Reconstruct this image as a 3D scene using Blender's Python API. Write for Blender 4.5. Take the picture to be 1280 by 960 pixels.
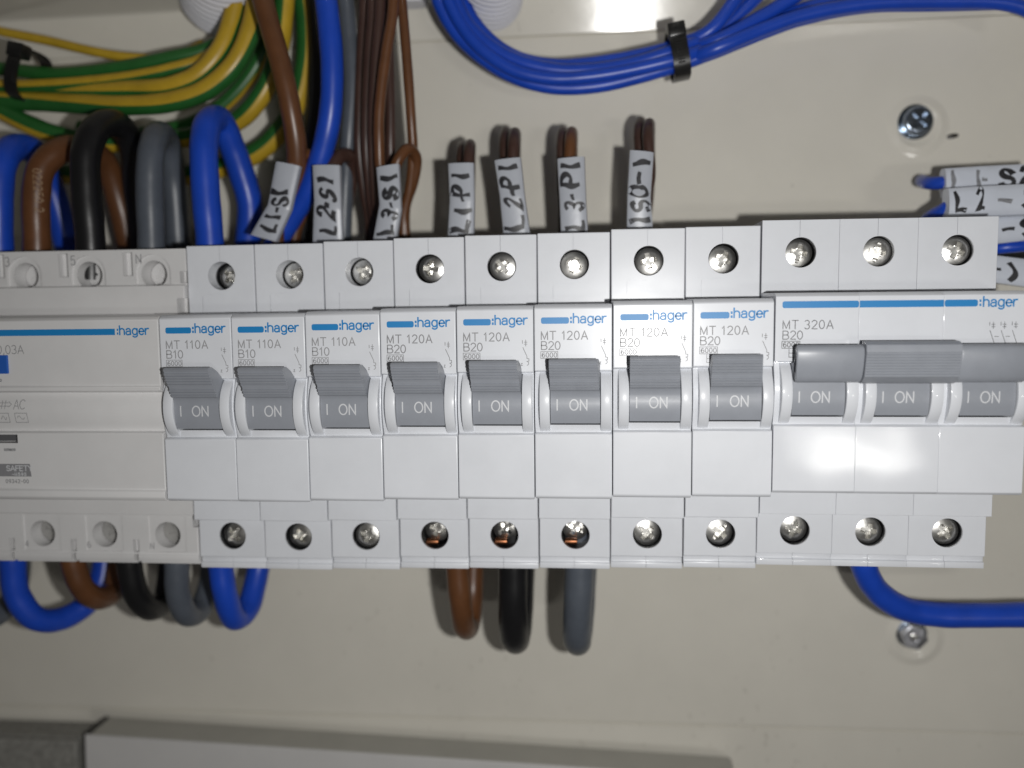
import bpy, bmesh, math, random
from mathutils import Vector, Matrix, Euler
random.seed(7)
S = 0.001                      # every length below is written in millimetres
scene = bpy.context.scene
for o in list(bpy.data.objects): bpy.data.objects.remove(o)

# ------------------------------------------------------------------ camera
CAM = Vector((99.87, -198.19, 23.01)); ROT = Euler((1.486293, 0.0159978, 0.0879844), 'XYZ'); FPX = 1013.87
RM = ROT.to_matrix()
cam_data = bpy.data.cameras.new('camera'); cam = bpy.data.objects.new('camera', cam_data)
scene.collection.objects.link(cam); scene.camera = cam
cam.location = CAM * S; cam.rotation_euler = ROT
cam_data.sensor_fit = 'HORIZONTAL'; cam_data.sensor_width = 36.0; cam_data.lens = 36.0 * FPX / 1280.0
cam_data.clip_start = 0.005; cam_data.clip_end = 10.0
cam_data.dof.use_dof = True; cam_data.dof.focus_distance = 0.186; cam_data.dof.aperture_fstop = 6.2

# ------------------------------------------------------------------ world: dim room
world = bpy.data.worlds.new('World'); scene.world = world; world.use_nodes = True
bgn = world.node_tree.nodes['Background']
bgn.inputs[0].default_value = (1.0, 0.94, 0.86, 1); bgn.inputs[1].default_value = 0.04

# ------------------------------------------------------------------ the phone's flash lamp, beside the lens
fl = bpy.data.lights.new('flash_lamp', 'SPOT'); flo = bpy.data.objects.new('flash_lamp', fl)
scene.collection.objects.link(flo)
FLASH = CAM + RM @ Vector((27, -7, 0))
flo.location = FLASH * S
aim = Vector((150, 0, 0)) - FLASH
flo.rotation_euler = aim.to_track_quat('-Z', 'Y').to_euler()
fl.energy = 1.22; fl.shadow_soft_size = 0.0022; fl.spot_size = math.radians(172); fl.spot_blend = 0.4
fl.color = (1.0, 0.99, 0.97)
# a work lamp far behind the photographer, seen only as glare on the glossy covers
wl = bpy.data.lights.new('work_lamp', 'AREA'); wlo = bpy.data.objects.new('work_lamp', wl); scene.collection.objects.link(wlo)
wl.shape = 'RECTANGLE'; wl.size = 0.15; wl.size_y = 0.04; wl.energy = 0.75; wl.color = (1.0, 0.98, 0.94)
WP = Vector((160, -15, -8)); WD = (WP - CAM); WL = WP + Vector((WD.x, -WD.y, WD.z)).normalized() * 1200
wlo.location = WL * S; wlo.rotation_euler = (WP - WL).to_track_quat('-Z', 'Y').to_euler()

vs = scene.view_settings
vs.view_transform = 'Standard'; vs.look = 'None'; vs.exposure = 0.0; vs.gamma = 1.0; vs.use_curve_mapping = False
scene.cycles.max_bounces = 8; scene.cycles.use_denoising = True

# ================================================================== helpers
def at(px, py, Y):
    """point at depth Y (mm behind the breakers' terminal faces) on the sight line of a photo pixel"""
    d = RM @ Vector(((px - 640) / FPX, -(py - 480) / FPX, -1)); t = (Y - CAM.y) / d.y
    return CAM + d * t

def mat(name, col, rough=0.5, metal=0.0, noise=0.0, nscale=300.0, bump=0.0, bscale=400.0, spec=0.5, coat=0.0, sub=0.0,
        streak=None, rvar=0.0, crough=0.12, specks=0.0, bdetail=3):
    m = bpy.data.materials.new(name); m.use_nodes = True
    nt = m.node_tree; b = nt.nodes['Principled BSDF']; L = nt.links.new
    b.inputs['Base Color'].default_value = (*col, 1); b.inputs['Roughness'].default_value = rough
    b.inputs['Metallic'].default_value = metal; b.inputs['Specular IOR Level'].default_value = spec
    b.inputs['Coat Weight'].default_value = coat; b.inputs['Coat Roughness'].default_value = crough
    if sub:
        b.inputs['Subsurface Weight'].default_value = sub; b.inputs['Subsurface Scale'].default_value = 0.001
        b.inputs['Subsurface Radius'].default_value = (1, 1, 1)
    tc = nt.nodes.new('ShaderNodeTexCoord'); oi = nt.nodes.new('ShaderNodeObjectInfo')
    add = nt.nodes.new('ShaderNodeVectorMath'); add.operation = 'ADD'
    L(tc.outputs['Object'], add.inputs[0]); L(oi.outputs['Random'], add.inputs[1])
    vec = add.outputs[0]
    if streak:
        mp = nt.nodes.new('ShaderNodeMapping'); mp.inputs['Scale'].default_value = streak
        L(vec, mp.inputs[0]); vec = mp.outputs[0]
    if noise:
        n = nt.nodes.new('ShaderNodeTexNoise'); n.inputs['Scale'].default_value = nscale
        n.inputs['Detail'].default_value = 5; n.inputs['Roughness'].default_value = 0.65
        L(vec, n.inputs['Vector'])
        mr = nt.nodes.new('ShaderNodeMapRange'); mr.inputs[1].default_value = 0.25; mr.inputs[2].default_value = 0.75
        mr.inputs[3].default_value = 1 - noise; mr.inputs[4].default_value = 1 + noise
        L(n.outputs['Fac'], mr.inputs[0])
        mx = nt.nodes.new('ShaderNodeMix'); mx.data_type = 'RGBA'; mx.blend_type = 'MULTIPLY'; mx.inputs[0].default_value = 1
        mx.inputs[6].default_value = (*col, 1); L(mr.outputs[0], mx.inputs[7]); L(mx.outputs[2], b.inputs['Base Color'])
        if specks:                                 # grit and small scratches in the paint
            n3 = nt.nodes.new('ShaderNodeTexNoise'); n3.inputs['Scale'].default_value = 520; n3.inputs['Detail'].default_value = 2
            n4 = nt.nodes.new('ShaderNodeTexNoise'); n4.inputs['Scale'].default_value = 14
            mp2 = nt.nodes.new('ShaderNodeMapping'); mp2.inputs['Scale'].default_value = (1.0, 1.0, 0.55); mp2.inputs['Rotation'].default_value = (0, .5, 0)
            L(vec, mp2.inputs[0]); L(mp2.outputs[0], n3.inputs['Vector']); L(vec, n4.inputs['Vector'])
            ad = nt.nodes.new('ShaderNodeMath'); ad.operation = 'MULTIPLY_ADD'; ad.inputs[1].default_value = .35; L(n4.outputs['Fac'], ad.inputs[0]); L(n3.outputs['Fac'], ad.inputs[2])
            rg = nt.nodes.new('ShaderNodeMapRange'); rg.inputs[1].default_value = .90; rg.inputs[2].default_value = .93; L(ad.outputs[0], rg.inputs[0])
            m5 = nt.nodes.new('ShaderNodeMix'); m5.data_type = 'RGBA'; m5.inputs[7].default_value = (.22, .19, .15, 1)
            sc_ = nt.nodes.new('ShaderNodeMath'); sc_.operation = 'MULTIPLY'; sc_.inputs[1].default_value = specks; L(rg.outputs[0], sc_.inputs[0])
            L(sc_.outputs[0], m5.inputs[0]); L(mx.outputs[2], m5.inputs[6]); L(m5.outputs[2], b.inputs['Base Color'])
        if rvar:
            m2 = nt.nodes.new('ShaderNodeMapRange'); m2.inputs[1].default_value = 0.25; m2.inputs[2].default_value = 0.75
            m2.inputs[3].default_value = max(0.02, rough - rvar); m2.inputs[4].default_value = rough + rvar
            L(n.outputs['Fac'], m2.inputs[0]); L(m2.outputs[0], b.inputs['Roughness'])
    if bump:
        n2 = nt.nodes.new('ShaderNodeTexNoise'); n2.inputs['Scale'].default_value = bscale; n2.inputs['Detail'].default_value = bdetail
        L(vec, n2.inputs['Vector'])
        bp = nt.nodes.new('ShaderNodeBump'); bp.inputs['Strength'].default_value = 1.0; bp.inputs['Distance'].default_value = bump * S
        L(n2.outputs['Fac'], bp.inputs['Height']); L(bp.outputs[0], b.inputs['Normal']); L(bp.outputs[0], b.inputs['Coat Normal'])
    return m

M = {}
M['plastic'] = mat('white_plastic', (0.668, 0.685, 0.722), 0.42, spec=0.3, noise=0.035, nscale=90, bump=0.09, bscale=90, bdetail=1, rvar=0.06, coat=0.35, crough=0.24)
M['plastic_gloss'] = mat('glossy_white_plastic', (0.668, 0.685, 0.722), 0.42, spec=0.3, noise=0.03, nscale=90, bump=0.20, bscale=62, bdetail=0.6, rvar=0.06, coat=0.42, crough=0.09)
M['plastic_old'] = mat('cream_white_plastic', (0.635, 0.63, 0.63), 0.42, spec=0.3, noise=0.04, nscale=80, bump=0.04, bscale=130, rvar=0.06, coat=0.3, crough=0.25)
M['shroud'] = mat('grey_screw_shroud', (0.30, 0.295, 0.285), 0.45, noise=0.15, nscale=400)
M['toggle'] = mat('grey_toggle_plastic', (0.28, 0.296, 0.33), 0.36, noise=0.05, nscale=300, bump=0.012, bscale=900)
M['blue_print'] = mat('blue_print', (0.012, 0.205, 0.50), 0.45)
M['blue_test'] = mat('blue_button', (0.02, 0.10, 0.42), 0.4)
M['grey_print'] = mat('grey_print', (0.23, 0.23, 0.24), 0.5)
M['pale_print'] = mat('pale_grey_print', (0.29, 0.29, 0.30), 0.5)
M['dark_print'] = mat('dark_print', (0.10, 0.10, 0.105), 0.5)
M['white_print'] = mat('white_print', (0.60, 0.61, 0.63), 0.5)
M['tan_print'] = mat('tan_cable_print', (0.30, 0.19, 0.10), 0.5)
M['ink'] = mat('black_marker_ink', (0.022, 0.022, 0.026), 0.45, noise=0.6, nscale=500)
M['ink_worn'] = mat('worn_marker_ink', (0.20, 0.205, 0.22), 0.5, noise=0.5, nscale=600)
M['cage'] = mat('dark_terminal_metal', (0.035, 0.036, 0.04), 0.35, metal=0.7, noise=0.3, nscale=400, bump=0.05, bscale=600)
M['screw'] = mat('zinc_screw', (0.86, 0.85, 0.82), 0.30, metal=1.0, noise=0.25, nscale=600, bump=0.06, bscale=400)
M['copper'] = mat('bare_copper', (0.34, 0.14, 0.07), 0.45, metal=1.0, noise=0.2, nscale=500, bump=0.05, bscale=500)
M['zinc'] = mat('blue_zinc_screw', (0.36, 0.42, 0.50), 0.22, metal=1.0, noise=0.2, nscale=700, bump=0.06, bscale=500)
M['hexzinc'] = mat('dull_zinc', (0.62, 0.63, 0.67), 0.42, metal=1.0, noise=0.2, nscale=500, bump=0.05, bscale=400)
M['panel'] = mat('cream_panel_paint', (0.70, 0.672, 0.60), 0.14, noise=0.05, nscale=22, bump=0.02, bscale=130, rvar=0.03, specks=0.2)
M['label'] = mat('white_label_tape', (0.40, 0.42, 0.465), 0.36, noise=0.05, nscale=200, bump=0.06, bscale=260)
M['label_bright'] = mat('bright_label_tape', (0.58, 0.615, 0.69), 0.28, noise=0.05, nscale=200, bump=0.08, bscale=260, coat=0.3)
M['blue'] = mat('blue_insulation', (0.009, 0.056, 0.43), 0.36, noise=0.12, nscale=120, bump=0.04, bscale=260)
M['brown'] = mat('brown_insulation', (0.11, 0.044, 0.017), 0.36, noise=0.2, nscale=150, bump=0.04, bscale=260)
M['dkbrown'] = mat('dark_brown_insulation', (0.052, 0.026, 0.020), 0.38, noise=0.2, nscale=150, bump=0.04, bscale=260)
M['black'] = mat('black_insulation', (0.008, 0.008, 0.009), 0.36, noise=0.2, nscale=150, bump=0.04, bscale=260)
M['grey'] = mat('grey_insulation', (0.080, 0.092, 0.112), 0.38, noise=0.15, nscale=150, bump=0.04, bscale=260)
M['green'] = mat('green_insulation', (0.018, 0.110, 0.022), 0.38, noise=0.15, nscale=150, bump=0.04, bscale=260)
M['yellow'] = mat('yellow_insulation', (0.46, 0.30, 0.022), 0.38, noise=0.15, nscale=150, bump=0.04, bscale=260)
M['tie'] = mat('black_nylon', (0.010, 0.010, 0.010), 0.3, noise=0.2, nscale=400, bump=0.05, bscale=500)
M['conduit'] = mat('white_conduit', (0.66, 0.66, 0.70), 0.42, noise=0.05, nscale=100)
M['pvc'] = mat('white_trunking_plastic', (0.62, 0.61, 0.60), 0.4, noise=0.04, nscale=60, bump=0.03, bscale=120)
M['trunk_grey'] = mat('grey_trunking_plastic', (0.42, 0.41, 0.37), 0.5, noise=0.06, nscale=80)
M['greybox'] = mat('dark_grey_casting', (0.25, 0.245, 0.225), 0.7, noise=0.35, nscale=500, bump=0.2, bscale=800)
M['rail'] = mat('galvanised_rail', (0.55, 0.55, 0.56), 0.35, metal=1.0, noise=0.15, nscale=200)
M['hole'] = mat('bare_dark_hole', (0.02, 0.017, 0.013), 0.8, noise=0.3, nscale=400)

COL = scene.collection
def link(name, me, material=None, parent=None):
    o = bpy.data.objects.new(name, me); COL.objects.link(o)
    if material is not None and me is not None and len(me.materials) == 0: me.materials.append(M[material])
    if parent is not None: o.parent = parent
    return o
def tag(o, label, cat, group=None):
    o['label'] = label; o['category'] = cat
    if group: o['group'] = group
    return o
def empty(name, loc=(0, 0, 0), rot=(0, 0, 0)):
    o = bpy.data.objects.new(name, None); COL.objects.link(o); o.empty_display_size = 0.005
    o.location = Vector(loc) * S; o.rotation_euler = rot; return o
def pydata(name, verts, faces, smooth=None, mats=None):
    me = bpy.data.meshes.new(name); me.from_pydata([tuple(c * S for c in v) for v in verts], [], faces)
    finish(me, smooth); 
    if mats is not None:
        for p, i in zip(me.polygons, mats): p.material_index = i
    return me
def finish(me, smooth):
    bm = bmesh.new(); bm.from_mesh(me); bmesh.ops.recalc_face_normals(bm, faces=bm.faces); bm.to_mesh(me); bm.free()
    if smooth is not None:
        for p in me.polygons: p.use_smooth = True
        me.set_sharp_from_angle(angle=math.radians(smooth))
def prism(bm, prof, x0, x1, fx=None):
    """extrude a (y,z) profile along x; fx(x,y,z) may move a vertex"""
    f = fx or (lambda x, y, z: (x, y, z))
    a = [bm.verts.new(f(x0, y, z)) for y, z in prof]; b = [bm.verts.new(f(x1, y, z)) for y, z in prof]
    n = len(prof); bm.faces.new(a); bm.faces.new(list(reversed(b)))
    for i in range(n): bm.faces.new((a[i], b[i], b[(i + 1) % n], a[(i + 1) % n]))
def box(bm, x0, x1, y0, y1, z0, z1):
    prism(bm, [(y0, z0), (y1, z0), (y1, z1), (y0, z1)], x0, x1)
def cyl_y(bm, cx, cz, r, y0, y1, n=40, r2=None):
    r2 = r if r2 is None else r2
    a = [bm.verts.new((cx + r * math.cos(2 * math.pi * i / n), y0, cz + r * math.sin(2 * math.pi * i / n))) for i in range(n)]
    b = [bm.verts.new((cx + r2 * math.cos(2 * math.pi * i / n), y1, cz + r2 * math.sin(2 * math.pi * i / n))) for i in range(n)]
    bm.faces.new(a); bm.faces.new(list(reversed(b)))
    for i in range(n): bm.faces.new((a[i], a[(i + 1) % n], b[(i + 1) % n], b[i]))
def bake(name, base, cuts=None, bevel=0.25, extra=None, smooth=35, seg=2, after=0.0):
    """bevel the solid, cut the cutters out of it, join the extra islands, scale to metres"""
    bmesh.ops.recalc_face_normals(base, faces=base.faces)
    me = bpy.data.meshes.new('t'); base.to_mesh(me); base.free()
    ob = bpy.data.objects.new('t', me); COL.objects.link(ob); tmp = []
    if bevel:
        md = ob.modifiers.new('b', 'BEVEL'); md.width = bevel; md.segments = seg; md.limit_method = 'ANGLE'; md.angle_limit = math.radians(30)
    for c in (cuts or []):
        bmesh.ops.recalc_face_normals(c, faces=c.faces)
        cm = bpy.data.meshes.new('c'); c.to_mesh(cm); c.free()
        co = bpy.data.objects.new('c', cm); COL.objects.link(co); tmp.append(co)
        md = ob.modifiers.new('x', 'BOOLEAN'); md.operation = 'DIFFERENCE'; md.solver = 'EXACT'; md.object = co
    dg = bpy.context.evaluated_depsgraph_get(); dg.update()
    out = bpy.data.meshes.new_from_object(ob.evaluated_get(dg), depsgraph=dg)
    bpy.data.objects.remove(ob)
    for c in tmp: bpy.data.objects.remove(c)
    bm = bmesh.new(); bm.from_mesh(out)
    if extra is not None:
        bmesh.ops.recalc_face_normals(extra, faces=extra.faces)
        em = bpy.data.meshes.new('e'); extra.to_mesh(em); extra.free(); bm.from_mesh(em)
    bmesh.ops.scale(bm, vec=(S, S, S), verts=bm.verts); bm.to_mesh(out); bm.free(); out.name = name
    if smooth is not None:
        out.set_sharp_from_angle(angle=math.radians(smooth))
        for p in out.polygons:
            p.use_smooth = not (p.area > 18e-6 and max(abs(c_) for c_ in p.normal) > .9997)
    return out

# ------------------------------------------------------------------ lettering: a single-line alphabet
def arc(cx, cy, rx, ry, a0, a1, n=12):
    return [(cx + rx * math.cos(math.radians(a0 + (a1 - a0) * i / n)), cy + ry * math.sin(math.radians(a0 + (a1 - a0) * i / n))) for i in range(n + 1)]
G = {
 'h': (.62, [[(0, 0), (0, 1.06)], [(0, .42)] + arc(.25, .46, .25, .26, 180, 0)[1:] + [(.5, 0)]]),
 'a': (.64, [arc(.26, .50, .22, .22, 165, 0) + [(.48, 0)], [(.48, .41), (.24, .40)] + arc(.2, .2, .2, .2, 100, 270)[1:] + [(.36, .03), (.48, .16)]]),
 'g': (.66, [arc(.26, .36, .26, .36, 0, 360, 20), [(.52, .72), (.52, -.06)] + arc(.27, -.06, .25, .22, 0, -155)[1:]]),
 'e': (.63, [[(0.01, .37), (.52, .37)] + arc(.265, .36, .262, .36, 2, 318, 20)]),
 'r': (.40, [[(0, 0), (0, .72)], [(0, .40)] + arc(.26, .40, .24, .31, 170, 75)[1:] + [(.36, .71)]]),
 'M': (.92, [[(0, 0), (0, 1), (.38, .06), (.76, 1), (.76, 0)]]),
 'T': (.80, [[(.36, 0), (.36, 1)], [(0, 1), (.72, 1)]]),
 'A': (.86, [[(0, 0), (.37, 1), (.74, 0)], [(.13, .33), (.61, .33)]]),
 'B': (.80, [[(0, 0), (0, 1), (.34, 1)] + arc(.36, .76, .24, .24, 90, -90)[1:] + [(0, .52)], [(.34, .52)] + arc(.38, .26, .28, .26, 90, -90)[1:] + [(0, 0)]]),
 'I': (.35, [[(.1, 0), (.1, 1)]]),
 'O': (1.0, [arc(.42, .5, .42, .5, 0, 360, 28)]),
 'N': (.86, [[(0, 0), (0, 1), (.66, 0), (.66, 1)]]),
 'L': (.62, [[(0, 1), (0, 0), (.52, 0)]]),
 'S': (.70, [arc(.3, .76, .28, .24, 20, 270) + arc(.3, .26, .3, .26, 90, -160)[1:]]),
 'P': (.70, [[(0, 0), (0, 1), (.3, 1)] + arc(.3, .74, .27, .26, 90, -90)[1:] + [(0, .48)]]),
 'C': (.86, [arc(.42, .5, .42, .5, 45, 315, 20)]),
 'F': (.66, [[(0, 0), (0, 1), (.56, 1)], [(0, .52), (.5, .52)]]),
 'E': (.68, [[(.56, 1), (0, 1), (0, 0), (.56, 0)], [(0, .52), (.5, .52)]]),
 'Y': (.76, [[(0, 1), (.34, .45), (.68, 1)], [(.34, .45), (.34, 0)]]),
 '0': (.72, [arc(.29, .5, .29, .5, 0, 360, 24)]),
 '1': (.56, [[(.06, .76), (.27, 1), (.27, 0)]]),
 '!': (.42, [[(.16, 1), (.16, 0)]]),
 '2': (.72, [arc(.29, .72, .28, .28, 165, -25) + [(0, 0), (.6, 0)]]),
 '3': (.72, [arc(.28, .75, .26, .25, 150, -85) + arc(.28, .25, .29, .26, 85, -150)[1:]]),
 '4': (.72, [[(.45, 0), (.45, 1), (0, .3), (.6, .3)]]),
 '5': (.72, [[(.54, 1), (.1, 1), (.05, .52)] + arc(.28, .32, .29, .32, 120, -150)[1:]]),
 '6': (.72, [[(.5, .92)] + arc(.36, .5, .34, .48, 105, 190)[0:] + arc(.3, .3, .28, .3, 170, 530, 20)]),
 '9': (.72, [arc(.3, .7, .28, .3, 0, 360, 20), [(.58, .7), (.5, .2), (.15, 0)]]),
 '-': (.55, [[(.0, .45), (.46, .45)]]),
 ',': (.30, [[(.12, .08), (.06, -.16)]]),
 ')': (.42, [arc(-.1, .5, .34, .6, 60, -60)]),
 ':': (.30, [[(.10, 0), (.10, .17)], [(.10, .5), (.10, .67)]]),
 ' ': (.38, []),
}
def resample(pl, step):
    out = [pl[0]]
    for a, b in zip(pl, pl[1:]):
        n = max(1, int(math.dist(a, b) / step))
        out += [(a[0] + (b[0] - a[0]) * i / n, a[1] + (b[1] - a[1]) * i / n) for i in range(1, n + 1)]
    return out
def ribbon(pl, w0, V, F, f, level, vary=0):
    closed = math.dist(pl[0], pl[-1]) < 1e-6 and len(pl) > 3
    p = pl[:-1] if closed else pl; n = len(p); base = len(V)
    ph0 = random.uniform(0, 6)
    for i in range(n):
        w = w0 * (1 + vary * 2.6 * math.sin(i * .55 + ph0)) if vary else w0
        a = p[i - 1] if (i or closed) else p[0]; c = p[(i + 1) % n] if (i < n - 1 or closed) else p[-1]; b = p[i]
        d1 = Vector((b[0] - a[0], b[1] - a[1])); d2 = Vector((c[0] - b[0], c[1] - b[1]))
        if d1.length < 1e-9: d1 = d2
        if d2.length < 1e-9: d2 = d1
        d1 = d1.normalized(); d2 = d2.normalized()
        t = d1 + d2; t = t.normalized() if t.length > 1e-6 else d1
        k = min(1.8, 1 / max(.35, t.dot(d1))); nx, ny = -t.y * w * k, t.x * w * k
        bx, by = b
        if not closed and i == 0: bx -= d2.x * w * .6; by -= d2.y * w * .6
        if not closed and i == n - 1: bx += d1.x * w * .6; by += d1.y * w * .6
        V.append(f(bx + nx, by + ny, level)); V.append(f(bx - nx, by - ny, level))
    m = n if closed else n - 1
    for i in range(m):
        j = (i + 1) % n; F.append((base + 2 * i, base + 2 * i + 1, base + 2 * j + 1, base + 2 * j))
def text_width(s, h, track=0.0): return sum(G[c][0] + track for c in s) * h
def lettering(name, items, f, material, parent=None, wob=0.0, step=0.5):
    """items: (string, x, z, cap height, half stroke, x-squeeze, tracking) or ('#', [polyline...], half stroke)"""
    V, F = [], []; lv = 0
    for it in items:
        strokes = []
        if it[0] == '#':
            strokes = [(pl, it[2]) for pl in it[1]]
        else:
            s, x, z, h, w, sq, tr = it
            for c in s:
                adv, pls = G[c]
                jx, jz, js = (random.uniform(-wob, wob) * h, random.uniform(-wob, wob) * h, 1 + random.uniform(-wob, wob)) if wob else (0, 0, 1)
                sh = random.uniform(-wob, wob) * 1.5
                for pl in pls: strokes.append(([(x + jx + (a * js + b * sh) * h * sq, z + jz + b * h * js) for a, b in pl], w * (1 + random.uniform(-wob, wob))))
                x += (adv + tr) * h * sq
        for pl, w in strokes:
            pl = resample(pl, step)
            if wob:
                ph = random.uniform(0, 6); am = wob * 2.2
                pl = [(a + am * math.sin(b * 1.3 + ph) , b + am * math.sin(a * 1.5 + ph * 2)) for a, b in pl]
            ribbon(pl, w, V, F, f, lv * 0.004, wob); lv = (lv + 1) % 5
    me = pydata(name, V, F, smooth=60)
    return link(name, me, material, parent)
def flat(y):                                   # lettering lies on the plane y, a hair in front
    return lambda a, b, l: (a, y - 0.025 - l, b)

# ================================================================== setting: the enclosure
PY = 52.0                                       # back panel plane
prof = [(PY + .5, -190), (PY + .5, -107.6), (PY + 1.0, -107.3), (PY + 1.0, -107.0), (PY + .25, -106.85), (PY + .05, -106.6), (PY, -106.2), (PY, -105.5),
        (PY, 105.4), (PY + .05, 105.6), (PY + .9, 105.8), (PY + .9, 106.0), (PY - .02, 106.15), (PY - .2, 106.7), (PY - 3.85, 116.4), (PY - 4.2, 116.9), (PY - 5.2, 117.3),
        (PY - 10, 117.6), (PY - 62, 118.6)]
xs = [-160 + 8 * i for i in range(66)]
V, F = [], []
for x in xs:
    for y, z in prof: V.append((x, y + 0.12 * math.sin(x * .05) * (1 if z > 106 else 0), z + (0.25 * math.sin(x * .021) if z > 106 else 0)))
n = len(prof)
for i in range(len(xs) - 1):
    for j in range(n - 1): F.append((i * n + j, i * n + j + 1, (i + 1) * n + j + 1, (i + 1) * n + j))
panel = link('back_panel', pydata('back_panel', V, F, smooth=14), 'panel'); panel['kind'] = 'structure'

def dimple(px, py):
    c = at(px, py, PY); V, F = [], []; N = 40
    pr = [(0, -.05), (4.5, -.05), (5.2, -.2), (5.8, -.5), (6.3, -.62), (6.9, -.5), (7.8, -.17), (9.0, .02)]
    for r, h in pr:
        for i in range(N):
            a = 2 * math.pi * i / N; V.append((c.x + r * math.cos(a), PY + h, c.z + r * math.sin(a)))
    for j in range(len(pr) - 1):
        for i in range(N): F.append((j * N + i, j * N + (i + 1) % N, (j + 1) * N + (i + 1) % N, (j + 1) * N + i))
    link('dimple', pydata('dimple', V, F, smooth=60), 'panel', panel)
dimple(1147, 158); dimple(1143, 797)
# keyhole slot and drilled hole in the panel, dark openings with a rim
def spot(name, px, py, rx, rz, material, y=PY, thick=.06, rot=0):
    c = at(px, py, y); V = []; N = 20
    for k in (0, 1):
        for i in range(N):
            a = 2 * math.pi * i / N; u, w = rx * math.cos(a), rz * math.sin(a)
            V.append((c.x + u * math.cos(rot) - w * math.sin(rot), y - (thick if k else -.3), c.z + u * math.sin(rot) + w * math.cos(rot)))
    F = [tuple(range(N, 2 * N))] + [(i, (i + 1) % N, N + (i + 1) % N, N + i) for i in range(N)]
    return link(name, pydata(name, V, F, smooth=40), material, panel)
spot('drilled_hole', 1191, 170, 1.7, .7, 'hole', thick=.03, rot=.12)
spot('paint_chip', 1187, 172, .8, .45, 'rail', thick=.04)

# mounting rail behind the breakers
def rail():
    bm = bmesh.new()
    pr = [(51.9, -13.5), (50.9, -13.5), (45.3, -13.5), (45.3, -17.5), (44.3, -17.5), (44.3, -12.5), (50.9, -12.5), (50.9, 12.5), (44.3, 12.5), (44.3, 17.5), (45.3, 17.5), (45.3, 13.5), (51.9, 13.5)]
    prism(bm, pr, -85, 205)
    o = link('mounting_rail', bake('mounting_rail', bm, None, .15), 'rail')
    o.rotation_euler = (0, -math.atan(.015), 0)
    tag(o, 'steel mounting rail running behind the row of breakers', 'rail')
rail()

# ================================================================== circuit breakers
PITCH, SLOPE, LEAN = 17.7, 0.015, 0.0057
def pole_profile():
    return [(44, 41.45), (0, 41.45), (0, 24.4), (-13.9, 24.1), (-15, 23.3), (-15, 9.1), (-13.9, 8.85), (-14.6, 6.6), (-15.1, 4.4), (-15.3, 2.0), (-15.1, -.6), (-14.6, -2.9), (-13.9, -4.95),
            (-15, -5.3), (-15, -19.8), (-14.4, -20.4), (-2.5, -20.5), (-2.5, -28.2), (0, -28.35), (0, -38.5), (.8, -38.65), (.8, -39.9), (.25, -40.05), (.25, -41.5), (44, -41.5)]
HX, HT, HB, HR = 8.95, 33.85, -32.9, 3.55
def pole_mesh(name, w, bev, marks=True, cageless=False):
    bm = bmesh.new(); prism(bm, pole_profile(), 0, w)
    cut = bmesh.new()
    cyl_y(cut, HX, HT, HR, -1, 9); cyl_y(cut, HX, HB, HR, -1, 9)
    box(cut, 3.42, 14.98, -18, -5, -3.25, 8.7)                       # pocket for the toggle
    box(cut, HX - .35, HX - .27, -.5, .35, HT + HR + .1, 42)         # joint between the half shells
    box(cut, HX - .35, HX - .27, -.5, 1.2, -42, -38.3)
    if marks:
        box(cut, 3.70, 3.78, -.5, .22, 24.6, 28.85); box(cut, 3.95, 8.5, -.5, .22, 29.22, 29.30)
    ex = bmesh.new()
    for x0, x1 in ((1.15, 3.5), (14.9, w - .28)):                     # rounded cheeks either side of the toggle
        R = 8.6; cy, cz = -8.75, 2.0
        pr = [(-10, cz + 6.9)] + [(cy - R * math.cos(math.radians(a)), cz + R * math.sin(math.radians(a))) for a in range(52, -53, -8)] + [(-10, cz - 6.9)]
        b = bmesh.new(); prism(b, pr, x0, x1)
        bmesh.ops.recalc_face_normals(b, faces=b.faces)
        ed = [e for e in b.edges if len(e.link_faces) == 2 and e.calc_face_angle() > 1.0]
        bmesh.ops.bevel(b, geom=ed, offset=.22, segments=2, affect='EDGES', profile=.5)
        t = bpy.data.meshes.new('t'); b.to_mesh(t); b.free(); ex.from_mesh(t)
    return bake(name, bm, [cut], bev, ex)
POLE = pole_mesh('pole_body', 17.5, .24)
POLE3 = pole_mesh('pole_body_wide', 17.69, .10, marks=False)
POLE.materials.append(M['plastic']); POLE3.materials.append(M['plastic_gloss'])

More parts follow.
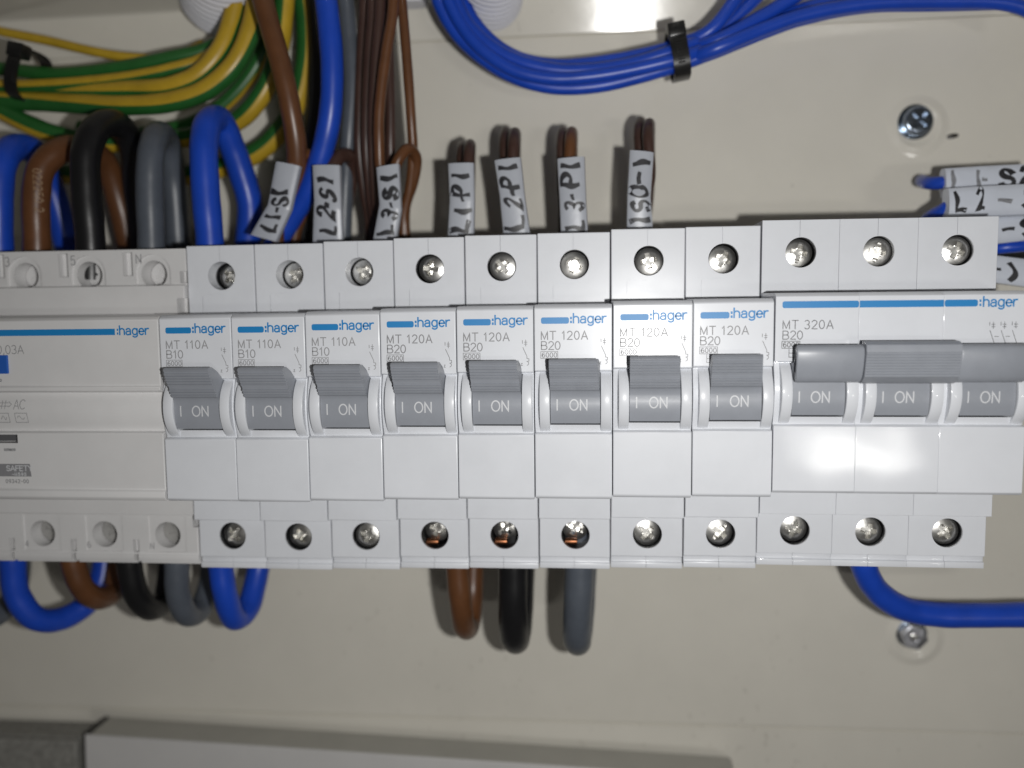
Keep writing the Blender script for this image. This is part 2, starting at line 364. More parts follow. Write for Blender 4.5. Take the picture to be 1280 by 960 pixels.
def cage_mesh(y0):
    V, F = [], []; N = 32; rs = [(3.5, y0), (3.5, 8.6), (0.001, 8.6)]
    for r, y in rs:
        for i in range(N): V.append((r * math.cos(2 * math.pi * i / N), y, r * math.sin(2 * math.pi * i / N)))
    for j in range(2):
        for i in range(N): F.append((j * N + i, j * N + (i + 1) % N, (j + 1) * N + (i + 1) % N, (j + 1) * N + i))
    return pydata('terminal_cage', V, F, smooth=40)
CAGES = [cage_mesh(.5), cage_mesh(4.4)]
for m_ in CAGES: m_.materials.append(M['cage'])
def screw_mesh(r, name, slot=True):
    bm = bmesh.new(); N = 36; Rr = r * 2.6; rings = []
    for rr in (r, r * .985, r * .95, r * .8, r * .6, r * .4, r * .2):
        y = Rr - math.sqrt(Rr * Rr - rr * rr) + (.22 if rr == r else 0)
        rings.append([bm.verts.new((rr * math.cos(2 * math.pi * i / N), y, rr * math.sin(2 * math.pi * i / N))) for i in range(N)])
    back = [bm.verts.new((r * math.cos(2 * math.pi * i / N), 3.4, r * math.sin(2 * math.pi * i / N))) for i in range(N)]
    seq = [back] + rings
    for A_, B_ in zip(seq, seq[1:]):
        for i in range(N): bm.faces.new((A_[i], A_[(i + 1) % N], B_[(i + 1) % N], B_[i]))
    bm.faces.new(rings[-1]); bm.faces.new(back)
    def bar(w, l, d, ang):
        ca, sa = math.cos(ang), math.sin(ang); b = bmesh.new(); box(b, -l, l, -1, d, -w, w)
        for v in b.verts:
            x, z = v.co.x, v.co.z
            if v.co.y > 0: x *= .55; z *= .8
            v.co.x, v.co.z = x * ca - z * sa, x * sa + z * ca
        t = bpy.data.meshes.new('t'); b.to_mesh(t); b.free(); return t
    cuts = []
    specs = [(r * .19, r * .72, 2.2, 0), (r * .19, r * .72, 2.2, math.pi / 2), (r * .055, r * .62, .7, math.pi / 4), (r * .055, r * .62, .7, -math.pi / 4)]
    if slot: specs.append((r * .13, r * 1.2, .7, math.pi / 2))
    for a in specs:
        c = bmesh.new(); c.from_mesh(bar(*a)); cuts.append(c)
    return bake(name, bm, cuts, 0, smooth=24)
SCREWS = [screw_mesh(3.3, 'screw_slotted'), screw_mesh(3.3, 'screw_cross', False)]
for m_ in SCREWS: m_.materials.append(M['screw'])

# toggle: drum with a ribbed lever
def toggle_mesh(lever=True):
    drum = [(-8, -2.75), (-15.75, -2.75), (-16.2, -1.2), (-16.42, .4), (-16.48, 1.8), (-16.4, 3.0)]
    if lever:
        fr = []
        p0, p1 = Vector((-17.3, 5.1)), Vector((-20.3, 11.0)); d = (p1 - p0); nrm = Vector((-d.y, d.x)).normalized()
        if nrm.x > 0: nrm = -nrm
        K = 9; gap = {3}
        for i in range(K):
            a = p0 + d * (i / K); b = p0 + d * ((i + .62) / K); c = p0 + d * ((i + .72) / K); e = p0 + d * ((i + .98) / K)
            h = nrm * .32
            if i in gap: h = nrm * .02
            fr += [a + h * .9, b + h, c, e]
        prof = drum + [(-16.6, 4.0), (-16.95, 4.7)] + [tuple(v) for v in fr] + [(-20.6, 11.4), (-20.2, 11.9), (-18.9, 12.0), (-17.0, 10.9), (-15.6, 9.8), (-12, 8.3), (-8, 8.3)]
    else:
        prof = drum + [(-16.2, 5), (-17, 7), (-17, 9), (-12, 8.3), (-8, 8.3)]
    def fx(x, y, z):
        if y < -16.5 and z > 3: 
            k = min(1, (-16.5 - y) / 4)
            x = x - .7 * k if x > 9 else x - .15 * k
        return x, y, z
    bm = bmesh.new(); prism(bm, prof, 3.62, 14.78, fx)
    return bake('toggle_body', bm, None, .05, smooth=25, seg=1)
TOG = toggle_mesh(True); TOG3 = toggle_mesh(False)
for m_ in (TOG, TOG3): m_.materials.append(M['toggle'])
def drum_f(a, b, l):                            # lettering follows the drum
    ys = [(-2.75, -15.75), (-1.2, -16.2), (.4, -16.42), (1.8, -16.48), (3.0, -16.4), (4.1, -16.75)]
    for (z0, y0), (z1, y1) in zip(ys, ys[1:]):
        if b <= z1 or z1 == 4.1: return (a, y0 + (y1 - y0) * (b - z0) / (z1 - z0) - .03 - l, b)

def rounded_bar(x0, x1, z0, z1, y, n=6):
    r = (z1 - z0) * .32; P = []
    for cx, cz, a0 in ((x1 - r, z1 - r, 0), (x0 + r, z1 - r, 90), (x0 + r, z0 + r, 180), (x1 - r, z0 + r, 270)):
        P += [(cx + r * math.cos(math.radians(a0 + 90 * i / n)), y - .025, cz + r * math.sin(math.radians(a0 + 90 * i / n))) for i in range(n + 1)]
    return pydata('logo_bar', P, [tuple(range(len(P)))])
def schematic(x, z, k=1.0):                     # little switch diagram
    return [[(x, z + 5.6), (x + .01, z + 4.9)], [(x + .75, z + 5.7), (x + .75, z + 4.3)], [(x + .45, z + 5.2), (x + 1.05, z + 5.2)], [(x + .45, z + 4.75), (x + 1.05, z + 4.75)],
            [(x + .1, z + 4.0), (x + 1.0, z + 2.0)], [(x + 1.0, z + 1.9), (x + 1.0, z + 1.5), (x + 1.45, z + 1.45), (x + 1.45, z + .9), (x + 1.0, z + .85)] + arc(x + .95, z + .4, .45, .45, 80, -80, 6),
            [(x - .3, z + .4), (x - .05, z + .4), (x - .3, z - .1), (x, z - .1)]]

def breaker_prints(t, model, rating, ox=0.0, mats=('blue_print', 'grey_print'), wide=False):
    bl, gp = mats
    if not wide:
        link('logo_bar', rounded_bar(1.55, 7.85, 19.75, 21.2, -15), bl, t)
        lettering('brand_lettering', [(':', 8.15, 19.98, 1.75, .22, .9, 0), ('hager', 8.85, 19.9, 2.0, .175, 1.16, .06)], flat(-15), bl, t)
        sx = 15.0; sz = 10.7
        lettering('switch_diagram', [('#', schematic(sx, sz), .075)], flat(-15), gp, t)
    w = .115 if not wide else .09
    lettering('rating_lettering', [(model, 1.6, 16.2, 1.85, w, 1.0, .13), (rating, 1.62, 13.95, 1.8, w, 1.05, .06), ('6000', 1.75, 12.2, 1.05, .085, 1.02, .12),
              ('#', [[(1.45, 13.5), (5.3, 13.5), (5.3, 11.95), (1.45, 11.95), (1.45, 13.5)], [(3.0, 11.8), (3.0, 10.0)], [(3.0, 10.9), (5.0, 10.9), (5.0, 10.0), (3.0, 10.0)]], .065)], flat(-15), gp, t)

def terminals(t, hx, deep=0):
    for z in (HT, HB):
        c = link('terminal_cage', CAGES[1 if deep == 1 and z > 0 else 0], None, t); c.location = (hx * S, 0, z * S)
        s = link('terminal_screw', random.choice(SCREWS), None, t)
        cop = deep == 2 and z < 0
        s.location = ((hx + random.uniform(-.12, .12)) * S, ((4.6 if deep == 1 and z > 0 else 4.0 if cop else 1.25) + random.uniform(-.3, .3)) * S, (z + (.7 if cop else random.uniform(-.1, .1))) * S)
        if cop:
            b_ = bmesh.new(); prism(b_, [(3.0 + .95 * math.cos(a), -2.35 + .8 * math.sin(a)) for a in [i * math.pi / 6 for i in range(12)]], -2.6, .4)
            w_ = link('copper_core', bake('copper_core', b_, None, .1), 'copper', t); w_.location = (hx * S, 0, z * S)
        s.rotation_euler = (random.uniform(-.1, .1), random.uniform(0, 3.14), random.uniform(-.1, .1))

def make_breaker(k, model, rating, label, dz=0.0, dl=0.0, dy=0.0, prints='grey_print'):
    t = empty('circuit_breaker', (k * PITCH + .07, dy, SLOPE * k * PITCH + dz), (0, LEAN + dl, 0))
    tag(t, label, 'circuit breaker', 'single pole breakers in the row')
    link('housing', POLE, None, t)
    tg = link('toggle', TOG, None, t)
    lettering('toggle_lettering', [('I', 4.9, .35, 2.35, .15, 1, 0), ('ON', 8.0, .35, 2.35, .15, .93, .08)], drum_f, 'white_print', tg)
    breaker_prints(t, model, rating, mats=('blue_print', prints))
    terminals(t, HX, 1 if k < 3 else 2 if k < 6 else 0)
    return t
B10 = [('leftmost single breaker, rated B10, next to the wide grey-white device', .25, -.002), ('second B10 breaker, between the other two B10 breakers', -.05, 0), ('third B10 breaker, directly left of the first B20 breaker', 0, .001)]
for i, (lb, dz, dl) in enumerate(B10): make_breaker(i, 'MT 110A', 'B10', lb, dz, dl, .3 * (i == 0), 'pale_print')
B20 = [('first B20 breaker from the left, below the L1-P1 tag', .1, 0, 0), ('second B20 breaker from the left, below the L2-P1 tag', .05, .001, 0), ('third B20 breaker from the left, below the L3-P1 tag', -.1, .0, .15),
       ('fourth B20 breaker with the brightest glare, below the ISO-1 tag', .12, .001, -.35), ('fifth B20 breaker, directly left of the three pole breaker', -.02, -.001, .1)]
for i, (lb, dz, dl, dy) in enumerate(B20): make_breaker(3 + i, 'MT 120A', 'B20', lb, dz, dl, dy)

# three pole breaker
k = 8
t3 = empty('three_pole_breaker', (k * PITCH + .05, -.2, SLOPE * k * PITCH + .75), (0, LEAN + .002, 0))
tag(t3, 'wide three pole breaker with joined grey handle at the right end', 'circuit breaker')
for j in range(3):
    h = link('pole_housing', POLE3, None, t3); h.location = (j * 17.7 * S, 0, 0)
    tg = link('toggle', TOG3, None, t3); tg.location = (j * 17.7 * S, 0, 0)
    lettering('toggle_lettering', [('I', 4.8, .15, 2.35, .15, 1, 0), ('ON', 7.6, .15, 2.35, .15, .93, .08)], drum_f, 'white_print', tg)
    terminals(t3, HX + j * 17.7, 0)
for x0, x1 in ((1.4, 17.62), (17.78, 35.3), (35.46, 42.3)):
    V = [(x, -15.025, z) for x, z in ((x0, 20.75), (x1, 20.75), (x1, 22.25), (x0, 22.25))]
    link('logo_bar', rounded_bar(x0, x1, 20.75, 22.25, -15) if x0 < 2 or x0 > 35 else pydata('logo_bar', V, [(0, 1, 2, 3)]), 'blue_print', t3)
lettering('brand_lettering', [(':', 42.65, 20.95, 1.75, .19, .9, 0), ('hager', 43.45, 20.75, 2.0, .165, 1.10, .06)], flat(-15), 'blue_print', t3)
breaker_prints(t3, 'MT 320A', 'B20', mats=('blue_print', 'dark_print'), wide=True)
sch = []
for d in (0, 2.3, 4.6):
    x, z = 45.2 + d, 13.2
    sch += [[(x - .3, z + 4.2), (x - .3, z + 3.5)], [(x + .45, z + 4.2), (x + .45, z + 2.8)], [(x + .1, z + 3.7), (x + .8, z + 3.7)], [(x + .1, z + 3.2), (x + .8, z + 3.2)], [(x - .2, z + 2.4), (x + .7, z - .2), (x + .7, z - 1.5)]]
    if d < 4: sch.append([(x + .8, z + 1.1), (x + 1.6, z + 1.1)])
lettering('switch_diagram', [('#', sch, .06)], flat(-15), 'dark_print', t3)
# tie handle
def tie_prof(g, ribs=False):
    P = [(-15.2, 5.4), (-19.6, 4.6 - g * .2), (-21.4, 5.0 - g * .2)]
    a, b = Vector((-22.6 - g, 6.2 - g * .1)), Vector((-24.2 - g, 11.4 + g * .7))
    if ribs:
        K = 9
        for i in range(K):
            for f, h in ((0, .0), (.12, -.22), (.75, -.22), (.88, .0)):
                v = a + (b - a) * ((i + f) / K); P.append((v.x + h, v.y))
    else:
        P += [tuple(a), tuple(a * .5 + b * .5 + Vector((-.25, 0)))]
    P += [tuple(b), (-24.0 - g, 12.8 + g), (-23.0, 13.5 + g), (-21.4, 13.6 + g), (-17.5, 10.6), (-15.2, 9.6)]
    return [(-15.2 + (y + 15.2) * .72, z - (.6 * (z - 5) / 8 if z > 5 else 0)) for y, z in P]
handle = None
bm = bmesh.new()
def taper(x, y, z):                                # the left end is cut at a slant
    if x < 4: x += (-21.6 - y) * -.16 - .2
    return x, y, z
prism(bm, tie_prof(0), 3.2, 17.1, taper)
hc = bmesh.new(); prism(hc, [(-17.4, 7.0), (-19.6, 6.7), (-20.5, 8.8), (-20.6, 11.0), (-19.6, 11.6), (-17.7, 10.0)], 1.5, 6.5)
handle = link('tie_handle', bake('tie_handle', bm, [hc], .5, smooth=30), 'toggle', t3)
bm = bmesh.new(); prism(bm, tie_prof(.75, True), 17.12, 36.4)
link('ribbed_grip', bake('ribbed_grip', bm, None, .10, smooth=25, seg=1), 'toggle', handle)
bm = bmesh.new(); prism(bm, tie_prof(.05), 36.42, 50.4)
link('handle_end', bake('handle_end', bm, None, .5, smooth=30), 'toggle', handle)

# ================================================================== residual current device (runs out of the frame)
rc = empty('residual_current_device', (-.25, .4, .25), (0, LEAN - .001, 0))
tag(rc, 'wide white residual current device with blue stripe at the left end of the row', 'safety switch')
W = 70.6
bm = bmesh.new()
pr = [(44, 40.9), (0, 40.9), (0, 31.75), (-1.6, 31.6), (-1.6, 24.5), (-13.9, 23.9), (-15, 23.1), (-15, 7.5), (-15.45, 7.2), (-15.45, 6.3), (-13.7, 5.8), (-14.5, 4.0), (-14.95, 2.0), (-14.9, .4), (-14.4, -1.6), (-13.5, -3.6),
      (-15, -3.9), (-15, -17.6), (-15.6, -18.0), (-15.7, -19.4), (-15.0, -20.3), (-1.6, -20.5), (-1.6, -27.2), (0, -27.4), (0, -37.9), (-.5, -38.3), (-.3, -39.9), (.9, -40.0), (.9, -40.8), (44, -41)]
prism(bm, pr, -W, 0)
cut = bmesh.new()
RH = [-8.9 - 17.3 * i for i in range(4)]
for x in RH:
    cyl_y(cut, x, 34.6, 3.45, -1, 8); cyl_y(cut, x + .5, -33.0, 3.45, -1, 7)
cut2 = bmesh.new()
for x in RH:
    box(cut2, x - 7.8, x - 5.2, -1, 2.2, 34.2, 40.2)                       # rating windows
    if x > -50: box(cut2, x - 10.1 + 1.2, x - 8.9 + 1.6, -1, 1.8, -37.6, -34.2)
    pa = [(x + 4.7 * math.cos(math.radians(a)), 35.0 + 4.6 * math.sin(math.radians(a))) for a in range(0, 181, 12)]
    # arched step round each terminal
    bb = cut2; a_ = [bb.verts.new((u, -1, v)) for u, v in pa + [(x - 4.7, 31.95), (x + 4.7, 31.95)]]; b_ = [bb.verts.new((u, .8, v)) for u, v in pa + [(x - 4.7, 31.95), (x + 4.7, 31.95)]]
    bb.faces.new(a_); bb.faces.new(list(reversed(b_)))
    for i in range(len(a_)): bb.faces.new((a_[i], a_[(i + 1) % len(a_)], b_[(i + 1) % len(a_)], b_[i]))
    box(cut2, x - 4.6, x + 5.6, -1, .35, -37.4, -27.9)
box(cut2, -1.7, .5, -3, 2.5, 32.2, 35.2); box(cut2, -2.0, .5, -3, 2.5, 24.0, 28.4); box(cut2, -1.9, .5, -3, 2.5, -23.0, -20.0); box(cut2, -1.3, .5, -3, 2.5, -30.8, -27.9)
box(cut2, -60, -36.9, -17, -12.2, -6.4, -4.3)                              # status window
for x in RH: box(cut2, x - 8.6, x - 7.4, -2, 3, -42, -38.0)                # notches of the lower lip
body = link('housing', bake('rcd_housing', bm, [cut, cut2], .22), 'plastic_old', rc)
for x in RH:
    for z, dx, y0 in ((34.6, 0, 5.2), (-33.0, .5, 4.4)):
        b = bmesh.new(); cyl_y(b, 0, 0, 3.3, 0, 3, 32)
        c = bmesh.new(); box(c, -2.0, 2.0, -1, .4, -.3, .3)
        c2 = bmesh.new(); box(c2, -.3, .3, -1, .4, -2.0, 2.0)
        s = link('terminal_screw', bake('shrouded_screw', b, [c, c2], .2, smooth=30), 'plastic_old' if z > 0 else 'shroud', rc)
        s.location = ((x + dx) * S, y0 * S, z * S); s.rotation_euler = (0, random.uniform(0, 3), 0)
V = [(x, -15.025, z) for x, z in ((-W + 1, 19.55), (-10.7, 19.55), (-10.7, 21.05), (-W + 1, 21.05))]
link('logo_bar', pydata('logo_bar', V, [(0, 1, 2, 3)]), 'blue_print', rc)
lettering('brand_lettering', [(':', -10.2, 19.75, 1.75, .19, .9, 0), ('hager', -9.5, 19.6, 2.0, .175, 1.14, .06)], flat(-15), 'blue_print', rc)
lettering('rating_lettering', [('0,03A', -33.6 - text_width('0,03A', 2.0, .05), 15.3, 2.0, .085, 1, .05)], flat(-15), 'grey_print', rc)
bm = bmesh.new(); box(bm, -46, -38.0, -15.5, -14, 10.5, 15.0)
bm2 = bmesh.new(); box(bm2, -60, -37.15, -12.9, -12.3, -6.2, -4.5); link('status_window', bake('status_window', bm2, None, .1), 'dark_print', rc)
link('test_button', bake('test_button', bm, None, .2), 'blue_test', rc)
def band_f(a, b, l):
    ys = [(-3.6, -13.5), (-1.6, -14.4), (.4, -14.9), (2, -14.95), (4, -14.5), (5.8, -13.7)]
    for (z0, y0), (z1, y1) in zip(ys, ys[1:]):
        if b <= z1 or z1 == 5.8: return (a, y0 + (y1 - y0) * (b - z0) / (z1 - z0) - .04 - l, b)
lettering('type_lettering', [('AC', -37.5, 1.9, 2.2, .075, .82, .0),
   ('#', [[(-37.3, .9), (-34.2, .9), (-34.2, -1.4), (-37.3, -1.4), (-37.3, .9)], [(-36.8, -.3), (-36.5, .2), (-36.1, .2), (-35.7, -.5), (-35.3, -.6), (-34.9, -.2)],
          [(-43, .9), (-38.9, .9), (-38.9, -1.4), (-43, -1.4)], [(-41, -.6), (-40.4, .3), (-39.9, -.8), (-39.5, -.1)],
          [(-42, 3.4), (-38.8, 3.4)], [(-42, 2.6), (-38.8, 2.6)], [(-40.4, 4.0), (-40.6, 2.0)], [(-39.6, 4.0), (-39.8, 2.0)], [(-38.8, 3.7), (-38.1, 3.0), (-38.8, 2.4)]], .06)], band_f, 'grey_print', rc)
V = [(x, -15.025, z) for x, z in ((-46, -14.6), (-33.9, -14.6), (-34.15, -11.5), (-46, -11.5))]
link('certification_mark', pydata('certification_mark', V, [(0, 1, 2, 3)]), 'grey_print', rc)
lettering('certification_lettering', [('SAFETY', -40.2, -13.2, 1.25, .11, 1.13, .06), ('-N595', -38.8, -14.4, .7, .08, 1.1, .3)], lambda a, b, l: (a, -15.06 - l, b), 'white_print', rc)
lettering('number_lettering', [('09342-00', -40.6, -16.2, .85, .08, 1.0, .2), ('009609', -40.5, -8.3, .55, .09, 1.1, .1), ('0!0', -41.2, 8.6, .6, .08, 1, .1)], flat(-15), 'grey_print', rc)
lettering('terminal_lettering', [('3', RH[2] - 5.0, 37.2, 2.3, .11, .9, 0), ('5', RH[1] - 4.4, 37.2, 2.3, .11, .9, 0), ('N', RH[0] - 4.2, 37.4, 2.2, .11, .9, 0)], lambda a, b, l: (a, -.02 - l if True else 0, b), 'grey_print', rc)
lettering('terminal_lettering', [('4', RH[2] - 4.5, -36.6, 1.6, .09, .9, 0), ('6', RH[1] - 4.4, -36.6, 1.6, .09, .9, 0), ('N', RH[0] - 4.4, -36.8, 1.6, .09, .9, 0)], lambda a, b, l: (a, .32 - l, b), 'grey_print', rc)

# ================================================================== cables
def spline(pts, per=10):
    P = [Vector(p) for p in pts]; P = [P[0] * 2 - P[1]] + P + [P[-1] * 2 - P[-2]]; out = []
    for i in range(1, len(P) - 2):
        p0, p1, p2, p3 = P[i - 1:i + 3]
        d1 = max((p1 - p0).length, 1e-6) ** .5; d2 = max((p2 - p1).length, 1e-6) ** .5; d3 = max((p3 - p2).length, 1e-6) ** .5
        m1 = ((p1 - p0) / d1 - (p2 - p0) / (d1 + d2) + (p2 - p1) / d2) * d2; m2 = ((p2 - p1) / d2 - (p3 - p1) / (d2 + d3) + (p3 - p2) / d3) * d2
        for j in range(per):
            t = j / per; t2, t3_ = t * t, t * t * t
            out.append(p1 * (2 * t3_ - 3 * t2 + 1) + m1 * (t3_ - 2 * t2 + t) + p2 * (-2 * t3_ + 3 * t2) + m2 * (t3_ - t2))
    out.append(P[-2]); return out
def tube(name, pts, r, mats, seg=20, per=10, stripe=None, twist=0.0, rfun=None):
    C = spline(pts, per) if per else [Vector(p) for p in pts]
    V, F, MI = [], [], []; nrm = None; acc = 0.0
    for i, c in enumerate(C):
        t = (C[min(i + 1, len(C) - 1)] - C[max(i - 1, 0)]).normalized()
        if nrm is None:
            nrm = t.cross(Vector((0, 1, 0.001))).normalized()
        nrm = (nrm - t * nrm.dot(t)).normalized(); b = t.cross(nrm)
        if i: acc += (c - C[i - 1]).length * twist
        rr = r * (rfun(i / (len(C) - 1)) if rfun else 1 + .012 * math.sin(i * .37 + r * 9) + .008 * math.sin(i * .91))
        for k in range(seg):
            a = 2 * math.pi * k / seg + acc; V.append(c + (nrm * math.cos(a) + b * math.sin(a)) * rr)
    for i in range(len(C) - 1):
        for k in range(seg):
            F.append((i * seg + k, i * seg + (k + 1) % seg, (i + 1) * seg + (k + 1) % seg, (i + 1) * seg + k))
            MI.append(1 if stripe and any(stripe[0] <= (k + .5) / seg + w < stripe[1] for w in (0, 1)) else 0)
    F.append(tuple(range(seg))); MI.append(0); F.append(tuple(range((len(C) - 1) * seg, len(C) * seg))); MI.append(0)
    me = pydata(name, V, F, smooth=50, mats=MI)
    for m_ in mats: me.materials.append(M[m_])
    return link(name, me)
def cable(name, px, r, mats, label, cat='cable', group=None, **kw):
    if isinstance(mats, str): mats = [mats]
    return tag(tube(name, [at(*p) for p in px], r, mats, **kw), label, cat, group)

# loops rising from the residual current device
GT = 'loops above the row'
cable('blue_cable', [(2, 345, 12), (-2, 300, 12), (-2, 240, 12), (4, 200, 14), (20, 184, 20), (45, 192, 28), (62, 230, 34), (80, 290, 38), (92, 350, 40)], 3.7, 'blue', 'blue cable looping above the row at the far left edge', group=GT)
cable('brown_cable', [(46, 350, 12), (46, 300, 12), (45, 250, 12), (52, 210, 13), (76, 188, 17), (108, 186, 24), (132, 205, 31), (148, 250, 36), (160, 300, 38), (168, 350, 40)], 3.5, 'brown', 'thick brown cable looping above the row with printed numbers', group=GT)
cable('black_cable', [(114, 350, 8), (113, 300, 8), (108, 240, 8), (108, 190, 9), (122, 160, 13), (145, 155, 20), (164, 178, 27), (172, 240, 33), (178, 300, 36), (180, 350, 38)], 3.7, 'black', 'thick black cable looping above the row between brown and grey loops', group=GT)
cable('grey_cable', [(190, 350, 12), (189, 300, 12), (187, 230, 12), (189, 190, 13), (197, 168, 19), (208, 176, 27), (216, 220, 33), (222, 300, 36), (224, 350, 38)], 3.5, 'grey', 'grey cable looping above the row beside the black loop', group=GT)
cable('blue_cable', [(263, 350, 10), (262, 300, 10), (257, 240, 10), (255, 180, 11), (261, 153, 15), (274, 150, 21), (289, 180, 26), (303, 220, 30), (312, 255, 32), (310, 300, 34), (300, 350, 36)], 3.6, 'blue', 'bright blue cable looping above the row left of the L1-S1 tag', group=GT)
# printed numbers on the brown loop
po = at(51, 214, 12); brown1 = [o for o in bpy.data.objects if o.name == 'brown_cable'][0]
lettering('cable_print', [('022250 2', 0, 0, 1.7, .085, 1.0, .18)], lambda a, b, l: (po.x + b + .1, 12 - math.sqrt(max(.2, 3.58 ** 2 - (b + .95) ** 2)) - l, po.z - a), 'tan_print', brown1)

# loops below the row
GB = 'loops below the row'
cable('grey_cable', [(-60, 690, 14), (-45, 740, 16), (-15, 772, 22), (15, 750, 30), (25, 690, 36)], 3.4, 'grey', 'dark grey cable loop at the far left below the row', group=GB)
cable('blue_cable', [(16, 660, 12), (16, 706, 12), (22, 745, 13), (45, 773, 16), (75, 774, 22), (105, 758, 28), (125, 730, 33), (132, 690, 36)], 3.4, 'blue', 'blue cable loop below the row at the left edge', group=GB)
cable('brown_cable', [(86, 660, 12), (92, 706, 12), (104, 736, 14), (124, 748, 20), (142, 738, 28), (150, 690, 34)], 3.2, 'brown', 'brown cable loop below the row beside the left blue loop', group=GB)
cable('black_cable', [(160, 660, 12), (162, 706, 12), (170, 742, 14), (188, 761, 20), (206, 750, 28), (214, 690, 34)], 3.4, 'black', 'black cable loop below the row at the left', group=GB)
cable('grey_cable', [(221, 660, 10), (221, 706, 10), (222, 740, 11), (234, 768, 16), (250, 762, 23), (262, 730, 30), (266, 690, 34)], 3.3, 'grey', 'grey cable loop below the row between black and blue loops', group=GB)
cable('blue_cable', [(276, 660, 10), (276, 706, 10), (282, 745, 11), (294, 773, 16), (309, 762, 22), (320, 725, 28), (328, 680, 32)], 3.3, 'blue', 'blue cable loop hanging below the first B10 breakers', group=GB)
cable('brown_cable', [(570, 660, 10), (572, 712, 10), (576, 755, 11), (580, 782, 16), (586, 782, 24), (590, 750, 30), (592, 700, 33), (594, 660, 34)], 3.1, 'brown', 'brown cable loop hanging below the row beside the black one', group=GB)
cable('black_cable', [(640, 660, 8), (641, 712, 8), (641, 760, 9), (643, 795, 14), (646, 795, 23), (650, 755, 30), (652, 700, 33), (653, 660, 34)], 3.9, 'black', 'thick black cable loop hanging below the middle breakers', group=GB)
cable('grey_cable', [(723, 660, 9), (724, 712, 9), (722, 760, 10), (721, 797, 15), (723, 797, 24), (727, 755, 30), (730, 700, 33), (731, 660, 34)], 3.8, 'grey', 'grey cable loop hanging below the third B20 breaker', group=GB)
cable('blue_cable', [(1076, 660, 14), (1080, 708, 15), (1096, 738, 17), (1128, 760, 19), (1170, 768, 20), (1225, 769, 20), (1300, 768, 20)], 3.3, 'blue', 'single blue cable curving from below the three pole breaker to the right edge')

# earth cables at top left
GE = 'green and yellow earth cables'
YG = ['green', 'yellow']
def earth(px, r, label, st=(.0, .45), tw=.012, **kw): cable('earth_cable', px, r, YG, label, group=GE, stripe=st, twist=tw, **kw)
earth([(-20, 33, 34), (0, 39, 34), (60, 51, 34), (120, 65, 33), (165, 72, 34), (215, 72, 38), (255, 55, 42)], 1.35, 'thin yellow earth wire uppermost of the earth cables', (.0, .95), 0)
earth([(-20, 84, 33), (20, 88, 33), (75, 93, 32), (150, 85, 31), (210, 73, 32), (262, 60, 34), (295, 35, 36), (308, -20, 38)], 2.0, 'mostly green earth cable second from the top', (.55, .8), .001)
earth([(-20, 106, 31), (20, 108, 30), (90, 105, 29), (150, 99, 29), (210, 88, 30), (255, 74, 32), (292, 45, 35), (310, -20, 38)], 1.9, 'earth cable with one narrow bright yellow stripe', (.10, .29), .0)
earth([(-20, 118, 34), (40, 119, 33), (100, 117, 30), (160, 113, 28), (215, 108, 26), (250, 92, 26), (276, 62, 27), (290, 25, 28), (299, -20, 28)], 2.7, 'thick yellow and green earth cable bending up beside the white conduit', (.70, 1.14), .019)
earth([(-20, 126, 32), (40, 127, 31), (100, 130, 28), (160, 132, 25), (215, 127, 24), (258, 112, 24), (292, 82, 24), (312, 42, 25), (321, 0, 26), (324, -20, 26)], 2.75, 'thick yellow and green earth cable sweeping above the blue loop', (.76, 1.19), .012)
earth([(-20, 128, 33), (5, 140, 32), (35, 155, 32), (70, 168, 33), (130, 178, 36), (200, 176, 38), (262, 166, 37), (305, 145, 34), (333, 108, 33), (349, 60, 33), (356, 0, 33), (357, -20, 33)], 2.75, 'earth cable dipping behind the black and grey loops', (.32, .60), .0)
earth([(60, 215, 42), (130, 222, 43), (220, 222, 43), (290, 205, 42), (335, 180, 41), (368, 135, 40), (382, 80, 40), (383, 30, 40), (376, -20, 40)], 3.0, 'outermost earth cable in the wide arc behind the brown cable', (.30, .60), .0)
earth([(100, 160, 44), (170, 168, 44), (250, 150, 44), (300, 110, 44), (330, 60, 44), (338, -20, 44)], 2.3, 'earth cable half hidden behind the brown cable', (.4, .7), .0)
# feeders between the earth cables and the tags
cable('brown_cable', [(322, -25, 14), (334, 20, 14), (352, 85, 14), (364, 140, 15), (371, 190, 18), (368, 235, 22), (352, 275, 26), (335, 330, 28)], 2.75, 'brown', 'thick brown cable running down to the L1-S1 tag')
cable('blue_cable', [(404, -25, 16), (410, 20, 16), (415, 80, 16), (413, 140, 17), (404, 185, 19), (388, 232, 22), (366, 270, 25), (342, 310, 27), (330, 350, 28)], 3.0, 'blue', 'thick blue cable running down behind the L2-S1 tag')
cable('grey_cable', [(430, -25, 26), (435, 30, 26), (440, 100, 26), (436, 170, 27), (432, 230, 30), (428, 330, 33)], 2.3, 'grey', 'grey cable right beside the thick blue cable at the top')
cable('black_cable', [(392, -25, 34), (398, 60, 34), (395, 140, 34), (385, 220, 36), (380, 330, 38)], 2.6, 'black', 'black cable half hidden behind the thick blue cable')
GW = 'dark brown wires in the upright bunch'
